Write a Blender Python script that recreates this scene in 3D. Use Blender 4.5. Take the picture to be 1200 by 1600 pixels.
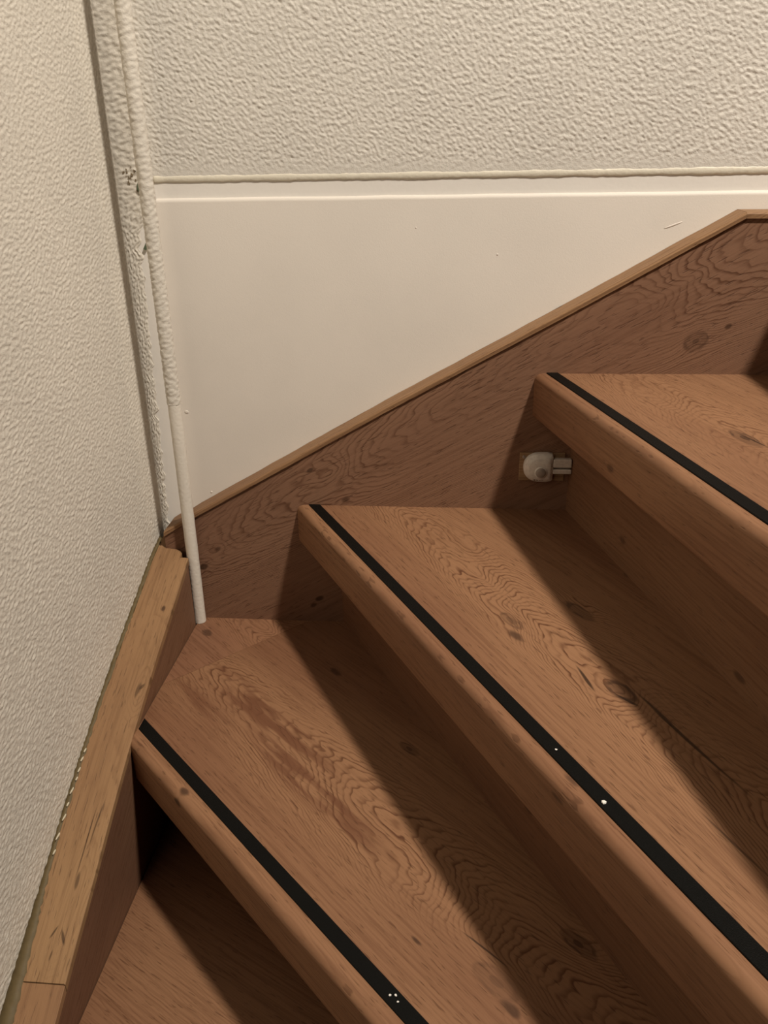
import bpy, bmesh, math, random
import numpy as np
from mathutils import Vector, Matrix

for o in list(bpy.data.objects):
    bpy.data.objects.remove(o, do_unlink=True)
SC = bpy.context.scene
COL = SC.collection

# ------------------------------------------------------------------ camera
cam_d = bpy.data.cameras.new('camera')
cam_d.sensor_fit = 'VERTICAL'
cam_d.sensor_height = 24.0
cam_d.lens = 1248.0 / 1600.0 * 24.0
cam_d.clip_start = 0.01
cam = bpy.data.objects.new('camera', cam_d)
COL.objects.link(cam)
_F = Vector((-0.0839, 0.9122, -0.4011)).normalized()
_R = Vector((0.9963, 0.0848, -0.0155)).normalized()
_U = _R.cross(_F).normalized()
_R = _F.cross(_U).normalized()
_m = Matrix((_R, _U, -_F)).transposed().to_4x4()
_m.translation = Vector((0.36787, -0.99664, 0.61481))
cam.matrix_world = _m
SC.camera = cam

# ------------------------------------------------------------------ world, lamp, exposure
W = bpy.data.worlds.new('world')
SC.world = W
W.use_nodes = True
W.node_tree.nodes['Background'].inputs[0].default_value = (1.0, 0.84, 0.62, 1)
W.node_tree.nodes['Background'].inputs[1].default_value = 0.0

LAMP_POS = (1.387, -1.07, 2.6)
ld = bpy.data.lights.new('stairwell_lamp', 'POINT')
ld.energy = 312.0
ld.color = (1.0, 0.91, 0.80)
ld.shadow_soft_size = 0.085
lamp = bpy.data.objects.new('stairwell_lamp', ld)
lamp.location = LAMP_POS
COL.objects.link(lamp)

SC.view_settings.view_transform = 'Standard'
SC.view_settings.look = 'None'
SC.view_settings.gamma = 1.0
SC.view_settings.use_curve_mapping = False
SC.view_settings.exposure = 0.0

# ------------------------------------------------------------------ helpers
def link(name, me, mat=None, parent=None, loc=(0, 0, 0), rotz=0.0):
    o = bpy.data.objects.new(name, me)
    COL.objects.link(o)
    o.location = loc
    o.rotation_euler = (0, 0, rotz)
    if mat is not None:
        me.materials.append(mat)
    if parent is not None:
        o.parent = parent
    return o

def mesh(name, verts, faces, smooth=False):
    me = bpy.data.meshes.new(name)
    me.from_pydata([tuple(map(float, v)) for v in verts], [], faces)
    bm = bmesh.new(); bm.from_mesh(me)
    bmesh.ops.recalc_face_normals(bm, faces=bm.faces)
    bm.to_mesh(me); bm.free()
    if smooth:
        for p in me.polygons:
            p.use_smooth = True
    me.update()
    return me

def tag(o, label, cat=None, group=None, kind=None):
    if label: o['label'] = label
    if cat: o['category'] = cat
    if group: o['group'] = group
    if kind: o['kind'] = kind
    return o

def box(name, x0, x1, y0, y1, z0, z1, bevel=0.0, seg=2):
    bm = bmesh.new()
    bmesh.ops.create_cube(bm, size=1.0)
    for v in bm.verts:
        v.co = Vector(((x0 + x1) / 2 + v.co.x * (x1 - x0), (y0 + y1) / 2 + v.co.y * (y1 - y0), (z0 + z1) / 2 + v.co.z * (z1 - z0)))
    if bevel > 0:
        bmesh.ops.bevel(bm, geom=list(bm.edges), offset=bevel, segments=seg, affect='EDGES', profile=0.5)
    me = bpy.data.meshes.new(name); bm.to_mesh(me); bm.free()
    return me

def bevel_mesh(me, off, seg=2, ang=0.6):
    bm = bmesh.new(); bm.from_mesh(me)
    ed = [e for e in bm.edges if len(e.link_faces) == 2 and e.calc_face_angle(0) > ang]
    bmesh.ops.bevel(bm, geom=ed, offset=off, segments=seg, affect='EDGES', profile=0.5)
    bm.to_mesh(me); bm.free()
    return me

def prism(name, poly, z0, z1):
    n = len(poly)
    vs = [(x, y, z1) for x, y in poly] + [(x, y, z0) for x, y in poly]
    fs = [list(range(n)), list(range(2 * n - 1, n - 1, -1))]
    fs += [[i, n + i, n + (i + 1) % n, (i + 1) % n] for i in range(n)]
    return mesh(name, vs, fs)

def clip(poly, n, d):
    """keep the side n.p >= d"""
    out = []
    for i in range(len(poly)):
        a = poly[i]; b = poly[(i + 1) % len(poly)]
        da = n[0] * a[0] + n[1] * a[1] - d; db = n[0] * b[0] + n[1] * b[1] - d
        if da >= 0: out.append(a)
        if da * db < 0:
            t = da / (da - db)
            out.append((a[0] + (b[0] - a[0]) * t, a[1] + (b[1] - a[1]) * t))
    return out

def bandnoise(nx, ny, dx, scale_a, scale_b, ang, seed, lowcut=2.2):
    """random relief on a grid: oriented blobs about scale_a long and scale_b wide (metres)"""
    rng = np.random.default_rng(seed)
    w = rng.standard_normal((ny, nx))
    fx = np.fft.fftfreq(nx, dx)[None, :]; fy = np.fft.fftfreq(ny, dx)[:, None]
    c, s = math.cos(ang), math.sin(ang)
    fa = fx * c + fy * s; fb = -fx * s + fy * c
    r2 = (fa * scale_a) ** 2 + (fb * scale_b) ** 2
    filt = np.exp(-r2 * 2.0) * (1 - np.exp(-r2 * lowcut * 2))
    h = np.real(np.fft.ifft2(np.fft.fft2(w) * filt))
    return h / h.std()

# ------------------------------------------------------------------ node expressions
class E:
    """tiny wrapper for arithmetic on shader sockets"""
    nt = None
    def __init__(self, s): self.s = s
    @staticmethod
    def m(op, *a):
        n = E.nt.nodes.new('ShaderNodeMath'); n.operation = op
        for i, x in enumerate(a):
            if isinstance(x, E): E.nt.links.new(x.s, n.inputs[i])
            else: n.inputs[i].default_value = float(x)
        return E(n.outputs[0])
    def __add__(a, b): return E.m('ADD', a, b)
    __radd__ = __add__
    def __sub__(a, b): return E.m('SUBTRACT', a, b)
    def __rsub__(a, b): return E.m('SUBTRACT', b, a)
    def __mul__(a, b): return E.m('MULTIPLY', a, b)
    __rmul__ = __mul__
    def __truediv__(a, b): return E.m('DIVIDE', a, b)

def smooth(x, a, b, to0=0.0, to1=1.0):
    n = E.nt.nodes.new('ShaderNodeMapRange'); n.interpolation_type = 'SMOOTHSTEP'
    E.nt.links.new(x.s, n.inputs[0])
    for i, v in zip((1, 2, 3, 4), (a, b, to0, to1)): n.inputs[i].default_value = v
    return E(n.outputs[0])

def vec(x, y, z=0.0):
    n = E.nt.nodes.new('ShaderNodeCombineXYZ')
    for i, v in enumerate((x, y, z)):
        if isinstance(v, E): E.nt.links.new(v.s, n.inputs[i])
        else: n.inputs[i].default_value = float(v)
    return n.outputs[0]

def noise(v, scale=1.0, detail=2.0, rough=0.5, dist=0.0):
    n = E.nt.nodes.new('ShaderNodeTexNoise')
    n.inputs['Scale'].default_value = scale
    n.inputs['Detail'].default_value = detail
    n.inputs['Roughness'].default_value = rough
    n.inputs['Distortion'].default_value = dist
    E.nt.links.new(v, n.inputs['Vector'])
    return E(n.outputs['Fac'])

def mix(f, a, b):
    n = E.nt.nodes.new('ShaderNodeMix'); n.data_type = 'RGBA'
    if isinstance(f, E): E.nt.links.new(f.s, n.inputs[0])
    else: n.inputs[0].default_value = f
    for i, c in ((6, a), (7, b)):
        if isinstance(c, tuple): n.inputs[i].default_value = (*c, 1)
        else: E.nt.links.new(c, n.inputs[i])
    return n.outputs[2]

def new_mat(name):
    m = bpy.data.materials.new(name); m.use_nodes = True
    E.nt = m.node_tree
    return m, m.node_tree.nodes['Principled BSDF']

def bump(h, dist, strength=1.0):
    n = E.nt.nodes.new('ShaderNodeBump')
    n.inputs['Distance'].default_value = dist
    n.inputs['Strength'].default_value = strength
    E.nt.links.new(h.s, n.inputs['Height'])
    return n.outputs[0]

def wood(name, ua=(1, 0, 0), va=(0, 1, -1), seed=0.0, S=30.0, K=1500.0, vc=0.1, warp=2.0, fine=0.6,
         knots=(), cracks=(), strong=(None, None), light=(0.250, 0.128, 0.066), dark=(0.105, 0.042, 0.019),
         pink=(0.195, 0.092, 0.048), contrast=1.0, rough=0.58, cover=(0.42, 0.62), streak=()):
    """oak plank: parabolic (cathedral) year rings, pores, knots with rings bent round them.
    knots: (u, v, su, sv, ring amount, core radius, darkness); cracks: (u, v, half length, half width, angle, darkness)"""
    m, bs = new_mat(name)
    tc = E.nt.nodes.new('ShaderNodeTexCoord')
    sp = E.nt.nodes.new('ShaderNodeSeparateXYZ'); E.nt.links.new(tc.outputs['Object'], sp.inputs[0])
    X, Y, Z = (E(sp.outputs[i]) for i in range(3))
    def lin(a):
        r = None
        for c, s in zip(a, (X, Y, Z)):
            if c: 
                t = s * c if c != 1 else s
                r = t if r is None else r + t
        return r
    u, v = lin(ua), lin(va)
    us = u + seed * 3.7
    vs = v + seed * 1.3
    n1 = noise(vec(us * 1.7, vs * 7.0, seed), 1.0, 2.0, 0.5)
    n2 = noise(vec(us * 7.0, vs * 40.0, seed + 3), 1.0, 2.0, 0.6)
    dv = v - vc
    phi = u * S + dv * dv * K + (n1 - 0.5) * (warp * 7.0) + (n2 - 0.5) * (fine * 4.0) + (noise(vec(us * 26.0, vs * 48.0, seed + 41), 1.0, 2.0) - 0.5) * (fine * 2.6)
    brk0 = noise(vec(us * 60.0, vs * 90.0, seed + 31), 1.0, 1.0) if any(k[5] > 0 for k in knots) else None
    core = None
    for (ku, kv, su, sv, amt, cr, dk) in knots:
        du = (u - ku) / su; dw = (v - kv) / sv
        d2 = du * du + dw * dw
        g = E.m('POWER', 2.718, d2 * -1.0)
        phi = phi + g * amt
        if cr > 0:
            d2c = d2 + (n2 - 0.5) * (1.3 * cr * cr) + (brk0 - 0.5) * (1.5 * cr * cr)
            r2 = cr * cr
            if su * cr > 0.0125:                       # big knot: brown eye with a dark rim
                c = smooth(d2c, r2 * 1.3, r2 * 0.7, 0, dk * 0.48)
                rim = smooth(d2c, r2 * 0.45, r2 * 0.9) * smooth(d2c, r2 * 1.7, r2 * 1.05) * smooth(brk0, 0.35, 0.6, 0.35, 1.0)
                c = E.m('MAXIMUM', c, rim * (dk * 0.95))
                c = E.m('MAXIMUM', c, smooth((d2 * 1.0) + (n2 - 0.5) * (r2 * 1.1), r2 * 0.16, r2 * 0.02, 0, dk))
            else:
                c = smooth(d2c, r2 * 1.25, r2 * 0.05, 0, dk)
            core = c if core is None else E.m('MAXIMUM', core, c)
    fr = E.m('FRACT', phi)
    ring = smooth(fr, 0.0, 0.55, 1.0, 0.0)            # dark start of every ring, fading
    ring = ring * smooth(fr, 0.0, 0.14, 0.0, 1.0)
    wn = E.nt.nodes.new('ShaderNodeTexWhiteNoise'); wn.noise_dimensions = '1D'
    E.nt.links.new(E.m('FLOOR', phi).s, wn.inputs['W'])
    ring = ring * (E(wn.outputs['Value']) * 0.6 + 0.4)
    brk = noise(vec(us * 16.0, vs * 130.0, seed + 13), 1.0, 2.0)
    ring = ring * smooth(brk, 0.30, 0.55, 0.35, 1.0)
    # where the rings show and where the wood is calm
    msk = noise(vec(us * 2.2, vs * 7.0, seed + 9), 1.0, 1.0)
    msk = smooth(msk, cover[0], cover[1], 0.18, 1.0)
    if strong[0] is not None:
        band = smooth(E.m('ABSOLUTE', v - strong[0]), strong[1] * 1.3, strong[1] * 0.5, 0.12, 1.0)
        msk = msk * band
    pore = noise(vec(us * 62.0, vs * 560.0, seed), 1.0, 1.0)
    pore = smooth(pore, 0.62, 0.74)
    fib = noise(vec(us * 9.0, vs * 330.0, seed + 5), 1.0, 2.0, 0.65)
    big = noise(vec(us * 2.0, vs * 6.0, seed + 21), 1.0, 2.0)
    base = mix(smooth(big, 0.38, 0.66), light, pink)
    base = mix(smooth(fib, 0.40, 0.70, 0.0, 0.48), base, dark)
    base = mix(msk * (1.0 - ring) * (0.42 * contrast), base, (light[0] * 1.22, light[1] * 1.25, light[2] * 1.25))
    colr = mix(ring * msk * (1.05 * contrast), base, dark)
    b2 = noise(vec(us * 9.0, vs * 75.0, seed + 17), 1.0, 2.0) if streak else None
    for (su_, sv_, hu, hv, dk) in streak:       # broad reddish heart-wood streaks
        du = (u - su_) / hu; dw = (v - sv_ + (n1 - 0.5) * (hv * 2.0)) / hv
        g = smooth(du * du + dw * dw, 1.2, 0.1)
        colr = mix(g * smooth(b2, 0.40, 0.58) * dk, colr, (dark[0] * 1.1, dark[1] * 1.02, dark[2] * 1.1))
    colr = mix(pore * 0.50, colr, (dark[0] * 0.7, dark[1] * 0.7, dark[2] * 0.7))
    if core is not None:
        colr = mix(core, colr, (0.055, 0.026, 0.014))
    for (cu, cv, hl, hw, an, dk) in cracks:
        du, dw = u - cu, v - cv
        ca, sa = math.cos(an), math.sin(an)
        a = (du * ca + dw * sa) / hl; b = (dw * ca - du * sa + (n2 - 0.5) * (hw * 5)) / hw
        c = smooth(a * a + b * b, 1.0, 0.15, 0, dk)
        colr = mix(c, colr, (0.030, 0.015, 0.008))
    E.nt.links.new(colr, bs.inputs['Base Color'])
    bs.inputs['Roughness'].default_value = rough
    bs.inputs['Specular IOR Level'].default_value = 0.22
    hgt = fib * 0.6 + ring * msk * -0.5 + pore * -1.0
    E.nt.links.new(bump(hgt, 0.0004, 0.6), bs.inputs['Normal'])
    return m

def paint(name, col, rough=0.6, fine=0.00015, scale=900.0, blot=0.06, spec=0.3):
    m, bs = new_mat(name)
    tc = E.nt.nodes.new('ShaderNodeTexCoord')
    o = tc.outputs['Object']
    b = noise(o, 9.0, 3.0)
    c = mix(smooth(b, 0.3, 0.7), col, tuple(x * (1 - blot) for x in col))
    E.nt.links.new(c, bs.inputs['Base Color'])
    h = noise(o, scale, 2.0)
    E.nt.links.new(bump(h, fine), bs.inputs['Normal'])
    bs.inputs['Roughness'].default_value = rough
    bs.inputs['Specular IOR Level'].default_value = spec
    return m

def plain(name, col, rough=0.5, spec=0.4):
    m, bs = new_mat(name)
    tc = E.nt.nodes.new('ShaderNodeTexCoord')
    b = noise(tc.outputs['Object'], 260.0, 2.0)
    c = mix(smooth(b, 0.35, 0.7), col, tuple(x * 0.88 for x in col))
    E.nt.links.new(c, bs.inputs['Base Color'])
    bs.inputs['Roughness'].default_value = rough
    bs.inputs['Specular IOR Level'].default_value = spec
    return m

M_PLASTER = paint('plaster_cream', (0.69, 0.655, 0.59), 0.62, 0.0004, 700.0, 0.05)
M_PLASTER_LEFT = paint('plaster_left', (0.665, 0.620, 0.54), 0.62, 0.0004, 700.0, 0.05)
M_PANEL = paint('panel_paint', (0.735, 0.68, 0.61), 0.55, 0.0001, 700.0, 0.04)
M_WHITE = paint('white_gloss_paint', (0.82, 0.785, 0.73), 0.40, 0.0002, 160.0, 0.03, 0.35)
M_CAULK = paint('caulk', (0.74, 0.69, 0.57), 0.5, 0.0005, 200.0, 0.08, 0.4)
M_PIPE = paint('pipe_paint', (0.74, 0.69, 0.60), 0.40, 0.0005, 240.0, 0.05, 0.45)
M_GROOVE = paint('groove_paint', (0.60, 0.53, 0.43), 0.7)
M_FAR = paint('far_wall_paint', (0.60, 0.53, 0.43), 0.7)
M_BLACK = None

# ------------------------------------------------------------------ stair geometry
H = 0.185          # rise
LIP = 0.0562       # height of the nosing
OV = 0.050         # overhang over the riser
SW = 0.0138        # anti-slip strip width
R_ = math.radians
# nose lines: x, y of the outer end, z, direction, strip distance from the edge
STEPS = [
    dict(a=(0.0, -0.585), z=-H,     th=R_(-28.5),  d=0.0165, end='x', L=0.80),
    dict(a=(0.0, -0.27999), z=0.0,  th=-0.77521,   d=0.0180, end='x', L=0.95),
    dict(a=(0.15603, 0.0), z=H,     th=-1.05516,   d=0.0142, end='y', L=1.07),
    dict(a=(0.46863, 0.0), z=2 * H, th=-1.32363,   d=0.0136, end='y', L=0.97),
    dict(a=(0.775, 0.0),   z=3 * H, th=R_(-91.0),  d=0.0140, end='y', L=0.94),
    dict(a=(1.015, 0.0),   z=4 * H, th=R_(-91.0),  d=0.0140, end='y', L=0.94),
]
NEWEL = (0.70, 0.82, -1.05, -0.93)

def Dv(th): return (math.cos(th), math.sin(th))
def Nv(th): return (-math.sin(th), math.cos(th))
def to_local(st, pts):
    D, N = Dv(st['th']), Nv(st['th'])
    return [((x - st['a'][0]) * D[0] + (y - st['a'][1]) * D[1], (x - st['a'][0]) * N[0] + (y - st['a'][1]) * N[1]) for x, y in pts]

def plan(st, v0, v1, u0=-2.0, u1=None):
    """plan polygon (world xy) of the band v0..v1 behind a nose, cut by the two outer faces and the inner end"""
    D, N = Dv(st['th']), Nv(st['th'])
    u1 = st['L'] if u1 is None else u1
    P = [(st['a'][0] + D[0] * u + N[0] * v, st['a'][1] + D[1] * u + N[1] * v) for u, v in ((u0, v0), (u1, v0), (u1, v1), (u0, v1))]
    P = clip(P, (1, 0), 0.0)
    P = clip(P, (0, -1), 0.0)
    return P

def clip_step(P, nxt, off):
    """keep what lies in front of the next riser"""
    N = Nv(nxt['th'])
    d = N[0] * nxt['a'][0] + N[1] * nxt['a'][1] + off
    return clip(P, (-N[0], -N[1]), -d)

def nosing_mesh(st):
    th = st['th']
    nt = st['d'] + SW * 0.5
    r, rb = 0.009, 0.004
    prof = [(nt, 0.0)]
    for i in range(9):
        a = math.pi / 2 * i / 8
        prof.append((r - r * math.sin(a), -r + r * math.cos(a)))
    for i in range(5):
        a = math.pi / 2 * i / 4
        prof.append((rb - rb * math.cos(a), -LIP + rb - rb * math.sin(a)))
    prof += [(OV + 0.004, -LIP), (OV + 0.004, -0.022), (nt, -0.022)]
    n = len(prof)
    vs = []
    for (nn, z) in prof:
        if st['end'] == 'y': us = -nn * math.cos(th) / math.sin(th)
        else: us = nn * math.tan(th)
        vs.append((us, nn, z))
    for (nn, z) in prof: vs.append((st['L'], nn, z))
    fs = [[i, (i + 1) % n, n + (i + 1) % n, n + i] for i in range(n)]
    fs += [list(range(n)), list(range(2 * n - 1, n - 1, -1))]
    me = mesh('nosing', vs, fs)
    for p in me.polygons:
        p.use_smooth = len(p.vertices) == 4
    me.set_sharp_from_angle(angle=R_(35))
    return me

stair = bpy.data.objects.new('staircase', None)
COL.objects.link(stair)
stair.empty_display_size = 0.1
tag(stair, 'winding oak staircase with black anti-slip strips on its fanned treads', 'staircase')

def strip_material():
    m, bs = new_mat('black_grip')
    tc = E.nt.nodes.new('ShaderNodeTexCoord')
    n = noise(tc.outputs['Object'], 1500.0, 2.0)
    E.nt.links.new(mix(smooth(n, 0.3, 0.8), (0.0028, 0.0027, 0.0022), (0.0055, 0.0054, 0.0048)), bs.inputs['Base Color'])
    bs.inputs['Roughness'].default_value = 0.5
    bs.inputs['Specular IOR Level'].default_value = 0.09
    E.nt.links.new(bump(n, 0.0004), bs.inputs['Normal'])
    return m
M_BLACK = strip_material()

TREAD_MATS = [
    wood('oak_tread_low', seed=1.2, S=22, K=900, vc=-0.02, warp=1.6, strong=(0.05, 0.5), contrast=0.6,
         knots=((0.30, 0.12, 0.05, 0.02, 3, 0.3, 0.7),)),
    wood('oak_tread_corner', seed=2.1, S=-58, K=3400, vc=0.140, warp=2.6, fine=1.0, strong=(0.135, 0.065), contrast=1.2, cover=(0.30, 0.5),
         knots=((-0.162, 0.183, 0.03, 0.018, 4, 0.35, 0.75), (0.225, 0.235, 0.030, 0.012, 3, 0.42, 0.8),
                (0.355, 0.125, 0.07, 0.030, 7, 0.0, 0), (0.482, 0.097, 0.035, 0.016, 4, 0.55, 0.45),
                (0.504, 0.089, 0.016, 0.008, 2, 0.7, 0.8), (0.411, 0.074, 0.02, 0.006, 1, 0.35, 0.9),
                (0.421, 0.233, 0.04, 0.016, 4, 0.35, 0.8), (0.505, 0.176, 0.03, 0.014, 4, 0.5, 0.85),
                (0.050, 0.265, 0.02, 0.008, 2, 0.6, 0.8), (0.15, 0.13, 0.10, 0.030, 5, 0, 0)),
         streak=((0.06, 0.145, 0.16, 0.022, 0.75), (0.20, 0.120, 0.14, 0.020, 0.75), (-0.02, 0.10, 0.12, 0.012, 0.5)),
         cracks=((0.455, 0.112, 0.030, 0.0012, 0.1, 0.8),)),
    wood('oak_tread_middle', seed=3.3, S=-66, K=3800, vc=0.128, warp=2.2, fine=1.0, strong=(0.145, 0.078), contrast=1.4, cover=(0.28, 0.5),
         knots=((0.386, 0.098, 0.030, 0.012, 5, 0.50, 0.55), (0.411, 0.086, 0.018, 0.008, 2, 0.65, 0.80),
                (0.528, 0.119, 0.040, 0.020, 7, 0.42, 0.85), (0.401, 0.171, 0.040, 0.014, 5, 0.50, 0.8),
                (0.226, 0.140, 0.06, 0.022, 6, 0, 0), (0.300, 0.118, 0.05, 0.020, 5, 0, 0),
                (0.364, 0.269, 0.014, 0.008, 1, 0.7, 0.7)),
         cracks=((0.499, 0.103, 0.024, 0.0022, -0.25, 0.9), (0.600, 0.124, 0.085, 0.0022, -0.08, 0.85),
                 (0.70, 0.075, 0.04, 0.0012, -0.05, 0.6), (0.54, 0.116, 0.014, 0.002, 0.3, 0.9))),
    wood('oak_tread_upper', seed=4.7, S=-60, K=3400, vc=0.105, warp=2.2, fine=1.0, strong=(0.13, 0.09), contrast=1.25, cover=(0.3, 0.5),
         knots=((0.285, 0.109, 0.035, 0.012, 5, 0.60, 0.85), (0.12, 0.10, 0.06, 0.02, 5, 0, 0)),
         cracks=((0.29, 0.112, 0.03, 0.0015, 0.1, 0.8),)),
    wood('oak_tread_top', seed=5.9, S=-28, K=1500, vc=0.11),
    wood('oak_tread_last', seed=6.4, S=-28, K=1500, vc=0.11),
]
NOSE_MATS = [wood('oak_nosing_%d' % k, seed=10.0 + k * 1.7, S=8, K=500, vc=-0.3, warp=0.8, fine=0.5, contrast=0.30, strong=(0.0, 0.3),
                  light=(0.265, 0.136, 0.070), knots=kn)
             for k, kn in enumerate(((), ((0.115, 0.010, 0.012, 0.006, 1, 0.7, 0.85),),
                                     ((0.60, 0.012, 0.012, 0.004, 1, 0.8, 0.75), (0.53, 0.064, 0.02, 0.01, 1, 0.5, 0.4)),
                                     ((0.235, 0.040, 0.014, 0.008, 1, 0.6, 0.6), (0.33, 0.055, 0.03, 0.004, 1, 0.6, 0.5)), (), ()))]
RISER_MATS = [wood('oak_riser_%d' % k, seed=20.0 + k * 2.3, ua=(1, 0, 0), va=(0, 1, 1), S=10, K=300, vc=0.3, warp=1.2, contrast=0.45,
                   light=(0.21, 0.108, 0.056), pink=(0.17, 0.080, 0.042), knots=kn)
              for k, kn in enumerate(((), (), ((0.50, -0.08, 0.02, 0.012, 2, 0.5, 0.7),),
                                      ((0.18, -0.10, 0.02, 0.012, 2, 0.5, 0.7), (0.42, -0.12, 0.02, 0.008, 2, 0.5, 0.7)), (), ()))]

TREAD_LABELS = ['lowest tread in shade under the striped corner tread', 'corner tread with a seam across its back corner',
                'middle tread with paired knots and a long crack', 'upper tread with one dark knot', None, None]
JOINT_U = -0.079
for k, st in enumerate(STEPS):
    loc = (st['a'][0], st['a'][1], st['z'])
    v0 = st['d'] + SW * 0.5
    if k + 1 < len(STEPS):
        P = clip_step(plan(st, v0, 1.6), STEPS[k + 1], OV + 0.008)
    else:
        P = plan(st, v0, 0.30)
    if k == 1:                                   # the corner tread is two boards with an end joint
        P2 = clip_step(plan(st, v0, 1.6, u1=JOINT_U - 0.0004), STEPS[2], OV + 0.008)
        P = clip_step(plan(st, v0, 1.6, u0=JOINT_U + 0.0004), STEPS[2], OV + 0.008)
    tm = prism('tread', to_local(st, P), -0.022, 0.0)
    tr = link('tread', tm, TREAD_MATS[k], stair, loc, st['th'])
    if TREAD_LABELS[k]: tr['label'] = TREAD_LABELS[k]
    if k == 1:
        cm = prism('corner_board', to_local(st, P2), -0.022, -0.0002)
        cmat = wood('oak_corner_board', seed=7.7, S=-70, K=3000, vc=0.26, warp=1.4, contrast=0.9, strong=(0.26, 0.06), cover=(0.25, 0.45),
                    light=(0.27, 0.135, 0.070), pink=(0.225, 0.108, 0.060),
                    knots=((-0.152, 0.186, 0.020, 0.012, 2, 0.55, 0.7), (-0.10, 0.255, 0.035, 0.014, 5, 0, 0)))
        link('corner_board', cm, cmat, tr)
    link('nosing', nosing_mesh(st), NOSE_MATS[k], tr)
    # anti-slip strip: a thin bar let into the seam between nosing and tread
    th = st['th']
    if st['end'] == 'y': f = lambda n: -n * math.cos(th) / math.sin(th) + 0.0004
    else: f = lambda n: n * math.tan(th) + 0.0022
    n0, n1 = st['d'], st['d'] + SW
    sm = prism('anti_slip_strip', [(f(n0), n0), (st['L'] - 0.01, n0), (st['L'] - 0.01, n1), (f(n1), n1)], -0.002, 0.0014)
    bevel_mesh(sm, 0.0004, 1)
    so = link('anti_slip_strip', sm, M_BLACK, tr)
    so['label'] = 'black anti-slip strip'
    # riser under this nosing
    zb = -H - 0.01
    rp = plan(st, OV, OV + 0.014)
    rm = prism('riser', to_local(st, rp), zb if k else -H - 0.05, -LIP + 0.004)
    link('riser', rm, RISER_MATS[k], stair, loc, st['th'])

nw = link('newel_post', box('newel_post', NEWEL[0], NEWEL[1], NEWEL[2], NEWEL[3], -0.5, 0.76, 0.006),
          wood('oak_newel', ua=(0, 0, 1), va=(1, 1, 0), seed=31, S=10, K=400, vc=0.3), stair)

# ---- back stringer
BTOP = [(-0.038, 0.1325), (0.0103, 0.1632), (0.2784, 0.3171), (0.5131, 0.4468), (0.6943, 0.5500), (0.83, 0.5490)]
back_mat = wood('oak_back_stringer', ua=(math.cos(R_(29.5)), 0, math.sin(R_(29.5))), va=(-math.sin(R_(29.5)), 0, math.cos(R_(29.5))),
                seed=41.5, S=-42, K=2800, vc=0.098, warp=2.2, fine=0.8, contrast=1.1, cover=(0.28, 0.54),
                light=(0.230, 0.124, 0.075), dark=(0.100, 0.043, 0.022), pink=(0.190, 0.098, 0.061),
                knots=((0.775, 0.033, 0.022, 0.016, 3, 0.62, 0.65), (0.815, 0.031, 0.008, 0.005, 1, 0.6, 0.8), (0.293, 0.104, 0.035, 0.018, 4, 0.0, 0),
                       (0.089, 0.081, 0.018, 0.010, 2, 0.35, 0.7), (0.054, 0.067, 0.014, 0.010, 2, 0.5, 0.85), (0.291, 0.059, 0.012, 0.007, 1, 0.6, 0.85),
                       (0.176, -0.056, 0.010, 0.006, 1, 0.7, 0.9), (0.162, -0.061, 0.010, 0.006, 1, 0.6, 0.8), (0.728, 0.100, 0.055, 0.022, 5, 0.0, 0),
                       (0.270, 0.118, 0.010, 0.005, 1, 0.6, 0.8)))
bp = BTOP + [(0.83, 0.735), (1.50, 1.22), (1.50, 0.60), (0.60, 0.05), (0.20, -0.15), (-0.038, -0.15)]
n = len(bp)
vs = [(x, 0.0, z) for x, z in bp] + [(x, 0.0340, z) for x, z in bp]
fs = [list(range(n)), list(range(2 * n - 1, n - 1, -1))] + [[i, n + i, n + (i + 1) % n, (i + 1) % n] for i in range(n)]
bst = link('stringer', mesh('stringer', vs, fs), back_mat, stair)
bst['label'] = 'wide oak board along the smooth white panel'

def cap_run(name, pts, h0, prof, mat, parent, jit=0.0, seed=1, mitre_end=None):
    """sweep a (y, dz) profile along an xz polyline"""
    rng = random.Random(seed)
    # resample
    rs = []
    for (a, b) in zip(pts[:-1], pts[1:]):
        m = max(1, int(math.hypot(b[0] - a[0], b[1] - a[1]) / 0.02))
        for i in range(m): rs.append((a[0] + (b[0] - a[0]) * i / m, a[1] + (b[1] - a[1]) * i / m))
    rs.append(pts[-1])
    n = len(prof); vs = []
    for j, (x, z) in enumerate(rs):
        jj = rng.uniform(-jit, jit)
        for (y, dz) in prof:
            vs.append((x, y + (jj if y < 0.01 else 0), z + h0 + dz + (jj if dz > 0 else 0)))
    fs = []
    for j in range(len(rs) - 1):
        for i in range(n):
            fs.append([j * n + i, j * n + (i + 1) % n, (j + 1) * n + (i + 1) % n, (j + 1) * n + i])
    fs += [list(range(n)), list(range(len(vs) - 1, len(vs) - n - 1, -1))]
    return link(name, mesh(name, vs, fs), mat, parent)

cap_mat = wood('oak_cap_strip', ua=(0.87, 0, 0.49), va=(-0.49, 1, 0.87), seed=52, S=6, K=200, vc=0.5, warp=1.0, contrast=0.5,
               light=(0.28, 0.160, 0.080), pink=(0.23, 0.122, 0.064), knots=((0.65, 0.18, 0.02, 0.02, 0, 0.4, 0.8),))
capprof = [(-0.0028, 0.0), (-0.0028, 0.0046), (-0.0014, 0.0062), (0.0015, 0.0070), (0.0340, 0.0080), (0.0340, 0.0)]
capcorner = [(y if y < 0.03 else 0.0465, d) for y, d in capprof]
_m0 = (-0.0062, BTOP[0][1] + (BTOP[1][1] - BTOP[0][1]) * (0.0318 / 0.0483))
cap_run('cap_strip', [BTOP[0], _m0], 0.0, capcorner, cap_mat, bst, 0.0004, 2)
cs = cap_run('cap_strip', [_m0] + BTOP[1:5], 0.0, capprof, cap_mat, bst, 0.0004, 3)
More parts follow.
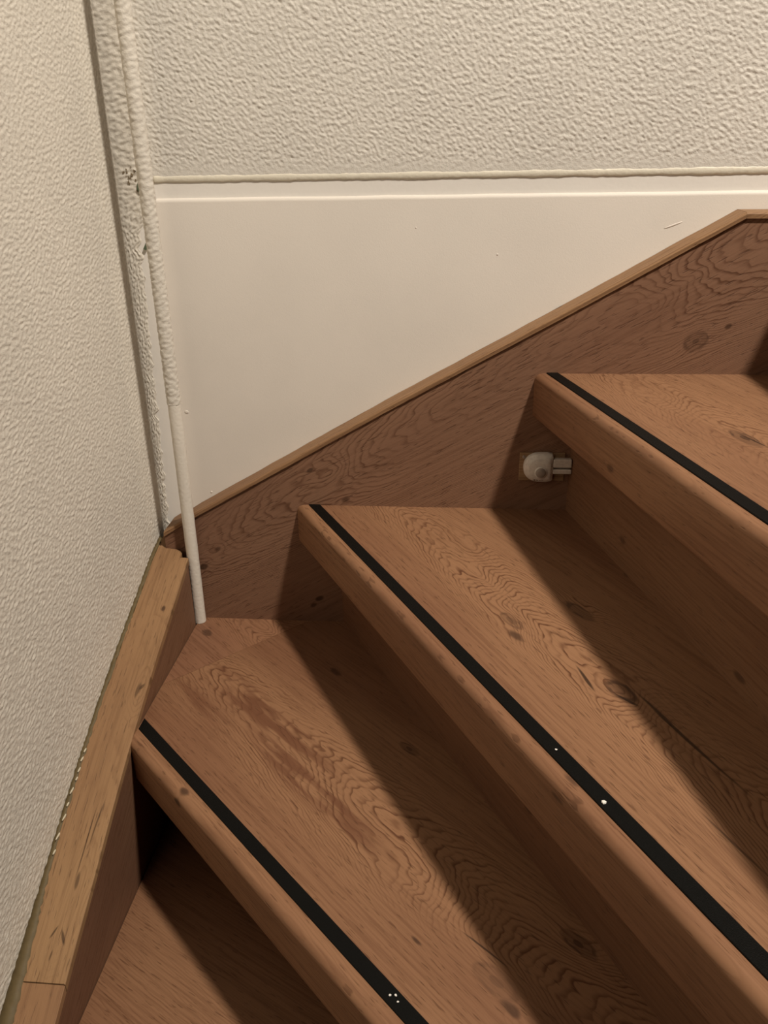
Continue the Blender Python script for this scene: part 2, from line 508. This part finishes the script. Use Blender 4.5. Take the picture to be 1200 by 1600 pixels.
cs2 = cap_run('cap_strip', [(0.6945, 0.5500), (0.83, 0.5490)], 0.0, capprof, cap_mat, bst, 0.0, 4)

# ---- left stringer
LTOP = [(0.028, 0.1205), (-0.018, 0.1085), (-0.0838, 0.0815), (-0.17, 0.0475), (-0.235, 0.0185), (-0.30, -0.0125), (-0.36, -0.0445), (-0.42, -0.0780), (-0.48, -0.1100), (-0.5236, -0.1345), (-0.9, -0.340), (-1.4, -0.62)]
def ltop(y):
    for (a, b) in zip(LTOP[:-1], LTOP[1:]):
        if y >= b[0]:
            t = (y - a[0]) / (b[0] - a[0]); return a[1] + (b[1] - a[1]) * t
    return LTOP[-1][1]
CT = 0.010
WL = -0.0535
left_mat = wood('oak_left_stringer', ua=(0, 0.89, 0.45), va=(0, -0.45, 0.89), seed=61, S=8, K=500, vc=0.25, warp=1.4, contrast=0.5,
                light=(0.200, 0.104, 0.058), pink=(0.158, 0.078, 0.046))
ys = [-0.020] + [p[0] for p in LTOP[2:]]
lp = [(y, ltop(y) - CT - 0.0003) for y in ys] + [(-1.4, -1.0), (-0.020, -0.45)]
n = len(lp)
vs = [(-0.0012, y, z) for y, z in lp] + [(WL, y, z) for y, z in lp]
fs = [list(range(n)), list(range(2 * n - 1, n - 1, -1))] + [[i, n + i, n + (i + 1) % n, (i + 1) % n] for i in range(n)]
lst = link('stringer', mesh('stringer', vs, fs), left_mat, stair)
lst['label'] = 'thick oak board along the rough left wall'

lcap_mat = wood('oak_left_cap', ua=(0, 0.89, 0.45), va=(1, 0, 0), seed=63.4, S=14, K=900, vc=-0.035, warp=1.2, fine=0.6, contrast=0.55,
                light=(0.320, 0.188, 0.092), pink=(0.27, 0.150, 0.074), dark=(0.155, 0.078, 0.036),
                knots=((-0.057, -0.012, 0.010, 0.006, 1, 0.5, 0.85), (-0.181, -0.008, 0.030, 0.010, 4, 0.0, 0), (-0.40, -0.014, 0.030, 0.010, 4, 0.0, 0),
                       (-0.452, -0.020, 0.035, 0.012, 5, 0.0, 0)),
                cracks=((-0.181, -0.009, 0.013, 0.0035, 0.1, 0.55), (-0.176, -0.006, 0.006, 0.0020, 0.4, 0.6), (-0.40, -0.015, 0.011, 0.0030, 0.0, 0.6), (-0.449, -0.026, 0.008, 0.0015, 0.5, 0.7), (-0.453, -0.014, 0.009, 0.0018, -0.4, 0.7), (-0.470, -0.022, 0.006, 0.0012, 0.1, 0.6), (-0.36, -0.018, 0.045, 0.001, 0.03, 0.7), (-0.34, -0.012, 0.03, 0.001, 0.05, 0.6)))
def left_cap(y0s, y1, xs, mat, seed):
    rng = random.Random(seed)
    rows = []
    y = max(y0s)
    inner = min(y0s)
    m = max(3, int((inner - y1) / 0.02))
    ylist = [inner - 0.006 - (inner - 0.006 - y1) * i / m for i in range(m + 1)]
    rows.append(list(y0s))
    for yy in ylist: rows.append([yy] * len(xs))
    nc = len(xs); vs = []; fs = []
    for r, row in enumerate(rows):
        jit = rng.uniform(-0.0012, 0.0008)
        for c, (x, yy) in enumerate(zip(xs, row)):
            xx = x + (jit if c == 0 else 0)
            dz = -0.0012 if c == nc - 1 else 0.0
            vs.append((xx, yy, ltop(yy) + dz))
    nt = len(vs)
    for r, row in enumerate(rows):
        for c, (x, yy) in enumerate(zip(xs, row)):
            vs.append((vs[r * nc + c][0], yy, ltop(yy) - CT))
    nr = len(rows)
    for r in range(nr - 1):
        for c in range(nc - 1):
            a = r * nc + c
            fs.append([a, a + 1, a + nc + 1, a + nc])
            fs.append([nt + a + nc, nt + a + nc + 1, nt + a + 1, nt + a])
    for c in range(nc - 1):
        fs.append([c, nt + c, nt + c + 1, c + 1])
        a = (nr - 1) * nc + c
        fs.append([a + 1, nt + a + 1, nt + a, a])
    for r in range(nr - 1):
        a = r * nc
        fs.append([a + nc, nt + a + nc, nt + a, a])
        a = r * nc + nc - 1
        fs.append([a, nt + a, nt + a + nc, a + nc])
    return link('cap_board', mesh('cap_board', vs, fs), mat, lst)
XS = [WL + 0.003, -0.0405, -0.0400, -0.030, -0.022, -0.0150, -0.0120, -0.0118, -0.006, -0.0012, 0.0]
left_cap([0.0270, 0.0270, 0.0030, -0.0010, -0.0020, -0.0055, -0.0100, -0.0190, -0.0185, -0.0190, -0.0190], -0.4945, XS, lcap_mat, 5)
lcap2 = wood('oak_left_cap_lower', ua=(0, 0.89, 0.45), va=(1, 0, 0), seed=66.0, S=14, K=900, vc=-0.03, warp=1.2, contrast=0.5,
             light=(0.29, 0.160, 0.080), pink=(0.25, 0.132, 0.070), dark=(0.16, 0.08, 0.04))
left_cap([-0.4956] * len(XS), -1.38, XS, lcap2, 6)

# adhesive squeezed out between the cap board and the rough wall
def ribbon(name, y0, y1, xa, xb, dz, mat, parent, seed, amp):
    rng = random.Random(seed); m = int((y0 - y1) / 0.004); vs = []; fs = []
    for i in range(m + 1):
        y = y0 + (y1 - y0) * i / m
        w = amp * rng.uniform(-1, 1) + 0.009 * min(1.0, max(0.0, (-0.40 - y) / 0.10))
        z = ltop(y)
        vs += [(xa, y, z - 0.004), (xa, y, z + dz + 0.001 * rng.random()), (xb + w, y, z + dz * 0.7), (xb + w + 0.0008, y, z - 0.004)]
    for i in range(m):
        for c in range(4):
            a = i * 4 + c; b = i * 4 + (c + 1) % 4
            fs.append([a, b, b + 4, a + 4])
    fs += [[0, 1, 2, 3], [m * 4 + 3, m * 4 + 2, m * 4 + 1, m * 4]]
    return link(name, mesh(name, vs, fs, True), mat, parent)
M_GLUE = plain('olive_glue', (0.125, 0.088, 0.036), 0.65)
ribbon('glue_line', 0.024, -1.2, -0.0560, WL + 0.0030, 0.0004, M_GLUE, lst, 8, 0.0014)
mg, bs = new_mat('clear_sealant')
bs.inputs['Base Color'].default_value = (0.62, 0.56, 0.42, 1); bs.inputs['Roughness'].default_value = 0.10
tc = E.nt.nodes.new('ShaderNodeTexCoord'); E.nt.links.new(bump(noise(tc.outputs['Object'], 160.0, 2.0), 0.002), bs.inputs['Normal'])
rng = random.Random(4)
y = -0.285
while y > -0.385:
    L = rng.uniform(0.006, 0.016)
    bm = bmesh.new(); bmesh.ops.create_icosphere(bm, subdivisions=2, radius=1.0)
    for v in bm.verts: v.co = Vector((v.co.x * rng.uniform(0.0008, 0.0011), v.co.y * L * 0.5, v.co.z * 0.0013))
    me = bpy.data.meshes.new('sealant_bead'); bm.to_mesh(me); bm.free()
    for p in me.polygons: p.use_smooth = True
    link('sealant_bead', me, mg, lst, (-0.0510 + rng.uniform(-0.0006, 0.0006), y - L / 2, ltop(y - L / 2) + 0.0008))
    y -= L + rng.uniform(0.0006, 0.003)

# ------------------------------------------------------------------ walls
def grid_axis(lo, f0, f1, hi, step, coarse):
    a = list(np.arange(f0, f1 + step * 0.5, step))
    pre = list(np.linspace(lo, f0, max(2, int((f0 - lo) / coarse) + 1)))[:-1] if lo < f0 - 1e-6 else []
    post = list(np.linspace(f1, hi, max(2, int((hi - f1) / coarse) + 1)))[1:] if hi > a[-1] + 1e-6 else []
    return np.array(pre + a + post), len(pre), len(a)

def relief_wall(name, A, B, hfun, place, mat):
    """A, B: (axis values, start of fine part, count); hfun gives heights on the fine part; place(a, b, h) -> xyz arrays"""
    a, ia, na = A; b, ib, nb = B
    Hh = np.zeros((len(b), len(a)))
    hfun = hfun.copy()
    t = np.linspace(0, 1, 24)                     # let the relief die out where the coarse grid takes over
    if ib + nb < len(b): hfun[-24:] *= t[::-1][:, None]
    if ib > 0: hfun[:24] *= t[:, None]
    if ia + na < len(a): hfun[:, -24:] *= t[::-1][None, :]
    if ia > 0: hfun[:, :24] *= t[None, :]
    Hh[ib:ib + nb, ia:ia + na] = hfun
    aa, bb = np.meshgrid(a, b)
    x, y, z = place(aa, bb, Hh)
    co = np.stack([x, y, z], -1).reshape(-1, 3).astype(np.float32)
    nx, ny = len(a), len(b)
    idx = np.arange(nx * ny).reshape(ny, nx)
    q = np.stack([idx[:-1, :-1], idx[:-1, 1:], idx[1:, 1:], idx[1:, :-1]], -1).reshape(-1, 4)
    me = bpy.data.meshes.new(name)
    me.vertices.add(len(co)); me.vertices.foreach_set('co', co.ravel())
    me.loops.add(q.size); me.loops.foreach_set('vertex_index', q.ravel().astype(np.int32))
    me.polygons.add(len(q)); me.polygons.foreach_set('loop_start', np.arange(0, q.size, 4, dtype=np.int32))
    me.polygons.foreach_set('use_smooth', np.ones(len(q), dtype=bool))
    me.update(calc_edges=True); me.validate()
    return link(name, me, mat)

def shape_relief(h, amp):
    g = np.tanh(h * 0.9)
    return amp * (g + 0.25 * np.maximum(h - 0.6, 0))

# back wall, rough plaster above the trim
ST = 0.0012
ax = grid_axis(-0.008, -0.008, 1.15, 2.0, ST, 0.4); az = grid_axis(0.600, 0.600, 1.10, 1.6, ST, 0.5)
h1 = bandnoise(ax[2], az[2], ST, 0.0066, 0.0032, R_(-38), 11)
h2 = bandnoise(ax[2], az[2], ST, 0.0036, 0.0022, R_(-38), 12)
hb = shape_relief(h1 * 0.65 + h2 * 0.62, 0.00052)
zz = az[0][az[1]:az[1] + az[2]]
hb *= np.clip((zz - 0.600) / 0.022, 0.15, 1)[:, None]
wb = relief_wall('wall_back', ax, az, hb, lambda a, b, h: (a, 0.0385 - h, b), M_PLASTER)
tag(wb, 'cream back wall with rough stippled plaster above the white ledge', kind='structure')

# left wall, rough plaster all the way down to the stringer
ay = grid_axis(-1.6, -0.66, 0.050, 0.050, ST, 0.4); azl = grid_axis(-1.2, -0.20, 1.06, 1.6, ST, 0.5)
h1 = bandnoise(ay[2], azl[2], ST, 0.0068, 0.0034, R_(14), 21)
h2 = bandnoise(ay[2], azl[2], ST, 0.0038, 0.0024, R_(14), 22)
hl = shape_relief(h1 * 0.62 + h2 * 0.60, 0.00043)
wlft = relief_wall('wall_left', ay, azl, hl, lambda a, b, h: (-0.0555 + h, a, b), M_PLASTER_LEFT)
tag(wlft, 'cream left wall with rough stippled plaster beside the oak board', kind='structure')

# smooth white board below the trim, its top edge rounded
def panel_mesh():
    pr = [(0.0350, 0.05), (0.0350, 0.5730)]
    for i in range(1, 6):
        a = math.pi / 2 * i / 5
        pr.append((0.0350 + 0.0052 - 0.0052 * math.cos(a), 0.5730 + 0.0050 * math.sin(a)))
    pr += [(0.0500, 0.5780), (0.0500, 0.05)]
    n = len(pr)
    xs = np.linspace(-0.004, 1.6, 40)
    rng = random.Random(3)
    vs = []
    for x in xs:
        j = rng.uniform(-0.0003, 0.0003)
        vs += [(x, y, z + (j if z > 0.3 else 0)) for y, z in pr]
    fs = [[k * n + i, k * n + (i + 1) % n, (k + 1) * n + (i + 1) % n, (k + 1) * n + i] for k in range(len(xs) - 1) for i in range(n)]
    fs += [list(range(n)), list(range(len(vs) - 1, len(vs) - n - 1, -1))]
    me = mesh('wall_panel', vs, fs, True); me.set_sharp_from_angle(angle=R_(40))
    return me
pn = link('wall_panel', panel_mesh(), M_PANEL, wb)
pn['label'] = 'smooth off-white board below the rough plaster'

t1 = link('trim_1', box('trim_1', -0.006, 1.6, 0.0396, 0.0500, 0.570, 0.604, 0.0006), M_WHITE)
tag(t1, 'flat white batten running level between plaster and smooth board', kind='structure')

for (bx_, bz_, ra, rb_) in ((0.418, 0.509, 0.0012, 0.0012), (0.318, 0.541, 0.0008, 0.0008), (0.0035, 0.305, 0.0030, 0.0026), (0.624, 0.541, 0.0110, 0.0012), (0.026, 0.187, 0.0016, 0.0016), (0.565, 0.470, 0.0009, 0.0009)):
    bm = bmesh.new(); bmesh.ops.create_icosphere(bm, subdivisions=2, radius=1.0)
    for v in bm.verts: v.co = Vector((v.co.x * ra, v.co.y * 0.0006, v.co.z * rb_ + v.co.x * (0.004 if ra > 0.005 else 0)))
    me = bpy.data.meshes.new('paint_blob'); bm.to_mesh(me); bm.free()
    for p in me.polygons: p.use_smooth = True
    link('paint_blob', me, M_PANEL, pn, (bx_, 0.0350, bz_))

# caulk bead along the lower edge of the plaster
def bead(name, p0, p1, r, mat, parent, seed, jit, step=0.006, squash=(1, 1)):
    rng = random.Random(seed)
    p0, p1 = Vector(p0), Vector(p1); L = (p1 - p0).length; m = int(L / step)
    d = (p1 - p0).normalized(); up = Vector((0, 0, 1)) if abs(d.z) < 0.9 else Vector((1, 0, 0))
    s = d.cross(up).normalized(); t = s.cross(d).normalized()
    vs = []; fs = []; n = 8; prev = 0
    for i in range(m + 1):
        prev = prev * 0.6 + rng.uniform(-jit, jit)
        for k in range(n):
            a = 2 * math.pi * k / n
            vs.append(p0 + d * (L * i / m) + (s * math.cos(a) * squash[0] + t * math.sin(a) * squash[1]) * (r + prev))
    for i in range(m):
        for k in range(n):
            fs.append([i * n + k, i * n + (k + 1) % n, (i + 1) * n + (k + 1) % n, (i + 1) * n + k])
    fs += [list(range(n - 1, -1, -1)), [m * n + k for k in range(n)]]
    return link(name, mesh(name, vs, fs, True), mat, parent)
bead('caulk_bead', (-0.006, 0.0388, 0.5998), (1.6, 0.0388, 0.6003), 0.0030, M_CAULK, wb, 6, 0.0004, 0.004, (0.35, 1.3))

# corner recess: plaster strip, white batten
t2 = link('trim_2', box('trim_2', -0.0580, -0.0062, 0.0485, 0.0600, 0.06, 0.600, 0.0012), M_WHITE)
tag(t2, 'upright white batten in the corner behind the thin pipe', kind='structure')

def corner_plaster():
    """rough plaster strip in the corner recess: covers the batten above the trim, ragged edge over it below"""
    st = 0.0014
    zs = np.arange(0.12, 1.02, st); xs = np.linspace(0, 1, 34)
    edge = bandnoise(len(zs), 4, st, 0.012, 0.012, 0, 33)[0]
    hh = bandnoise(len(xs), len(zs), st, 0.0065, 0.0040, R_(14), 34)
    vs = []; nx = len(xs)
    for j, z in enumerate(zs):
        f = min(1, max(0, (z - 0.535) / 0.06))
        right = (-0.0475 + (z - 0.15) * 0.032 + 0.0011 * edge[j]) * (1 - f) + (-0.006) * f
        for i, t in enumerate(xs):
            x = -0.0565 + (right + 0.0565) * t
            y = 0.0470 - 0.0006 * np.tanh(hh[j, i]) + (0.0012 * (t ** 6) * (1 - f))
            vs.append((x, y, z))
    m = len(zs)
    fs = [[j * nx + i, j * nx + i + 1, (j + 1) * nx + i + 1, (j + 1) * nx + i] for j in range(m - 1) for i in range(nx - 1)]
    b = len(vs)
    for j in range(m): vs.append((vs[j * nx + nx - 1][0] + 0.0003, 0.0500, zs[j]))
    for j in range(m - 1):
        fs.append([j * nx + nx - 1, b + j, b + j + 1, (j + 1) * nx + nx - 1])
    c = len(vs); zt = zs[-1]
    vs += [(-0.0565, 0.0470, zt), (-0.006, 0.0470, zt), (-0.006, 0.0470, 1.6), (-0.0565, 0.0470, 1.6)]
    fs.append([c, c + 1, c + 2, c + 3])
    me = bpy.data.meshes.new('corner_plaster'); me.from_pydata([tuple(map(float, v)) for v in vs], [], fs); me.update()
    for p in me.polygons: p.use_smooth = True
    me.set_sharp_from_angle(angle=R_(60))
    return me
cp = link('corner_plaster', corner_plaster(), M_PLASTER_LEFT, wb)

# old paint showing where the plaster is chipped
M_GREEN = plain('old_green_paint', (0.10, 0.13, 0.075), 0.6)
M_DARKCHIP = plain('dark_chip', (0.20, 0.15, 0.09), 0.8)  # plain dark brown of the small chips in the corner plaster
def chip(name, c, pts, mat, parent):
    vs = [(c[0] + x, c[1], c[2] + z) for x, z in pts] + [(c[0] + x, c[1] + 0.0015, c[2] + z) for x, z in pts]
    n = len(pts)
    fs = [list(range(n)), list(range(2 * n - 1, n - 1, -1))] + [[i, n + i, n + (i + 1) % n, (i + 1) % n] for i in range(n)]
    return link(name, mesh(name, vs, fs), mat, parent)
chip('paint_chip', (-0.0290, 0.0452, 0.5215), [(-0.003, -0.004), (0.001, -0.0055), (0.003, -0.002), (0.0028, 0.005), (0.001, 0.003)], M_GREEN, t2)
chip('paint_chip', (-0.0265, 0.0452, 0.590), [(-0.0035, -0.001), (0.000, -0.006), (0.003, -0.003), (0.001, 0.004), (-0.002, 0.006)], M_GREEN, t2)
rng = random.Random(12)
for i in range(13):
    cx = rng.gauss(-0.038, 0.0045); cz = rng.gauss(0.605, 0.014); r = rng.uniform(0.0005, 0.0016)
    pts = [(r * rng.uniform(0.6, 1.3) * math.cos(a), r * rng.uniform(0.4, 2.2) * math.sin(a)) for a in [k * math.pi / 3 for k in range(6)]]
    chip('paint_chip', (cx, 0.0462, cz), pts, M_DARKCHIP, t2)

# ------------------------------------------------------------------ pipe in the corner
pipe = bpy.data.objects.new('corner_pipe', None); COL.objects.link(pipe)
pipe.location = (0.0028, -0.0105, 0.0)
tag(pipe, 'thin white painted pipe standing upright in the corner of the stairs', 'pipe')
def tube(name, z0, z1, r, st, amp, seed, nseg=28):
    zs = list(np.arange(z0, z1, st)) + [z1]
    hh = bandnoise(nseg, len(zs), st, 0.0050, 0.0040, 0.3, seed) if amp > 0 else np.zeros((len(zs), nseg))
    vs = []; m = len(zs)
    bend = lambda z: 0.0012 * math.sin(z * 5.0)
    for j, z in enumerate(zs):
        for k in range(nseg):
            a = 2 * math.pi * k / nseg
            rr = r + amp * float(np.tanh(hh[j, k]))
            vs.append((rr * math.cos(a) + bend(z), rr * math.sin(a), z))
    fs = [[j * nseg + k, j * nseg + (k + 1) % nseg, (j + 1) * nseg + (k + 1) % nseg, (j + 1) * nseg + k] for j in range(m - 1) for k in range(nseg)]
    fs += [list(range(nseg - 1, -1, -1)), [(m - 1) * nseg + k for k in range(nseg)]]
    me = mesh(name, vs, fs, True); me.set_sharp_from_angle(angle=R_(60))
    return me
lo = link('pipe_section', tube('pipe_section', 0.0003, 0.335, 0.0084, 0.006, 0.00022, 3), M_PIPE, pipe)
lo['label'] = 'smooth lower section of the pipe'
up = link('pipe_section', tube('pipe_section', 0.330, 1.05, 0.0089, 0.0014, 0.00045, 5, 36), M_PLASTER_LEFT, pipe)
up['label'] = 'upper section of the pipe crusted with plaster'
link('pipe_section', tube('pipe_section', 1.048, 1.60, 0.0089, 0.2, 0.0, 5), M_PLASTER_LEFT, pipe)

# ------------------------------------------------------------------ motion sensor light under the upper nosing
sen = bpy.data.objects.new('motion_sensor_light', None); COL.objects.link(sen)
sen.location = (0.480, 0.0, 0.2475)
tag(sen, 'small white rounded motion sensor light fixed to the oak board under the upper nosing', 'sensor light')
M_SENS = plain('sensor_white', (0.72, 0.66, 0.59), 0.35)
M_SENS2 = plain('sensor_bar', (0.60, 0.53, 0.46), 0.4)
M_LENS = plain('sensor_lens', (0.34, 0.28, 0.235), 0.45)
M_PRINT = plain('sensor_print', (0.12, 0.09, 0.07), 0.6)
M_PLATE = wood('plate_wood', ua=(1, 0, 0), va=(0, 0, 1), seed=71, S=5, K=100, vc=0.3, light=(0.34, 0.22, 0.12), pink=(0.28, 0.17, 0.09), contrast=0.3)
link('mounting_plate', box('mounting_plate', -0.0245, 0.0340, -0.0022, 0.0, -0.0205, 0.0185, 0.0006), M_PLATE, sen)
def dome():
    # outline: blunt egg pointing left, flat right side with soft corners
    out = []
    N = 40
    for i in range(N + 1):
        a = math.pi / 2 + math.pi * i / N
        e = 0.86
        cx, cz = math.cos(a), math.sin(a)
        out.append((-0.0215 * abs(cx) ** 0.95 + 0.002, 0.0195 * math.copysign(abs(cz) ** e, cz)))
    out += [(0.010, -0.0196), (0.0165, -0.0185), (0.0185, -0.0165), (0.0192, 0.0), (0.0185, 0.0165), (0.0165, 0.0188), (0.010, 0.0196)]
    lev = [(1.0, -0.0020), (1.0, -0.0070), (0.985, -0.0092), (0.95, -0.0108), (0.88, -0.0120), (0.80, -0.0126), (0.76, -0.0136), (0.70, -0.0144), (0.35, -0.0150), (0.0, -0.0152)]
    n = len(out); vs = []; fs = []
    for s, y in lev[:-1]:
        for (x, z) in out: vs.append((x * s + 0.004 * (1 - s), y, z * s - 0.001 * (1 - s)))
    vs.append((0.004, lev[-1][1], -0.001))
    for j in range(len(lev) - 2):
        for i in range(n): fs.append([j * n + i, j * n + (i + 1) % n, (j + 1) * n + (i + 1) % n, (j + 1) * n + i])
    b = (len(lev) - 2) * n
    for i in range(n): fs.append([b + i, b + (i + 1) % n, len(vs) - 1])
    fs.append(list(range(n)))
    me = mesh('housing', vs, fs, True); me.set_sharp_from_angle(angle=R_(45))
    return me
hs = link('housing', dome(), M_SENS, sen)
def disc(name, x, z, r, y0, y1, mat, parent, n=24, dm=0.0):
    vs = []; fs = []
    lev = [(1.0, y0), (1.0, y1), (0.7, y1 - dm * 0.6), (0.35, y1 - dm * 0.9)]
    for s, y in lev:
        for k in range(n):
            a = 2 * math.pi * k / n; vs.append((x + r * s * math.cos(a), y, z + r * s * math.sin(a)))
    vs.append((x, y1 - dm, z))
    for j in range(3):
        for k in range(n): fs.append([j * n + k, j * n + (k + 1) % n, (j + 1) * n + (k + 1) % n, (j + 1) * n + k])
    for k in range(n): fs.append([3 * n + k, 3 * n + (k + 1) % n, 4 * n])
    fs.append(list(range(n)))
    return link(name, mesh(name, vs, fs, True), mat, parent)
disc('lens_ring', 0.0025, -0.0045, 0.0082, -0.012, -0.0156, M_SENS, hs, dm=0.0002)
disc('sensor_lens', 0.0025, -0.0045, 0.0066, -0.012, -0.0157, M_LENS, hs, dm=0.0016)
for i in range(4):
    link('printed_mark', box('printed_mark', -0.0060 + i * 0.0034, -0.0036 + i * 0.0034, -0.0128, -0.0108, -0.0162, -0.0150, 0.0002), M_PRINT, hs)
for (x, z) in ((0.0135, 0.0035), (0.0135, 0.0062), (0.0130, -0.0080), (-0.0115, -0.0060)):
    link('printed_mark', box('printed_mark', x, x + 0.0026, -0.0138, -0.0115, z, z + 0.0016, 0.0002), M_LENS, hs)
link('light_bar', box('light_bar', 0.0180, 0.0420, -0.0120, -0.0025, 0.0010, 0.0128, 0.0016), M_SENS2, sen)
link('light_bar', box('light_bar', 0.0180, 0.0420, -0.0120, -0.0025, -0.0075, -0.0010, 0.0014), M_SENS2, sen)
disc('screw', -0.0190, 0.0125, 0.0022, -0.0015, -0.0030, M_LENS, sen, n=12, dm=0.0004)

# ------------------------------------------------------------------ small loose bits
M_CRUMB = plain('white_crumb', (0.80, 0.76, 0.70), 0.4)
def crumb(name, st, u, v, size, seed, label):
    rng = random.Random(seed)
    bm = bmesh.new(); bmesh.ops.create_icosphere(bm, subdivisions=1, radius=size)
    for w in bm.verts: w.co *= rng.uniform(0.6, 1.2)
    for w in bm.verts: w.co.z *= 0.6
    lo_ = min(w.co.z for w in bm.verts)
    me = bpy.data.meshes.new(name); bm.to_mesh(me); bm.free()
    D, N = Dv(st['th']), Nv(st['th'])
    o = link(name, me, M_CRUMB, None, (st['a'][0] + D[0] * u + N[0] * v, st['a'][1] + D[1] * u + N[1] * v, st['z'] + 0.0014 - lo_))
    return tag(o, label, 'crumb', 'white crumbs on the black strips')
crumb('crumb', STEPS[1], 0.4335, 0.0240, 0.0013, 1, 'tiny white crumb on the corner strip, leftmost of its cluster')
crumb('crumb', STEPS[1], 0.4370, 0.0270, 0.0013, 2, 'tiny white crumb on the corner strip, highest of its cluster')
crumb('crumb', STEPS[1], 0.4420, 0.0250, 0.0011, 3, 'tiny white crumb on the corner strip, lowest of its cluster')
crumb('crumb', STEPS[2], 0.568, 0.0210, 0.0012, 4, 'smaller white crumb on the middle strip')
crumb('crumb', STEPS[2], 0.630, 0.0180, 0.0018, 5, 'larger white crumb on the middle strip')

# tip of a cable clip under the corner nosing
st = STEPS[1]; D, N = Dv(st['th']), Nv(st['th'])
ct = link('cable_clip', box('cable_clip', -0.0016, 0.0016, -0.0012, 0.0030, -0.0042, 0.0, 0.0005), M_SENS, None,
          (st['a'][0] + D[0] * 0.080 + N[0] * 0.007, st['a'][1] + D[1] * 0.080 + N[1] * 0.007, -LIP), st['th'])
tag(ct, 'tiny pale clip tip under the corner nosing', 'clip')
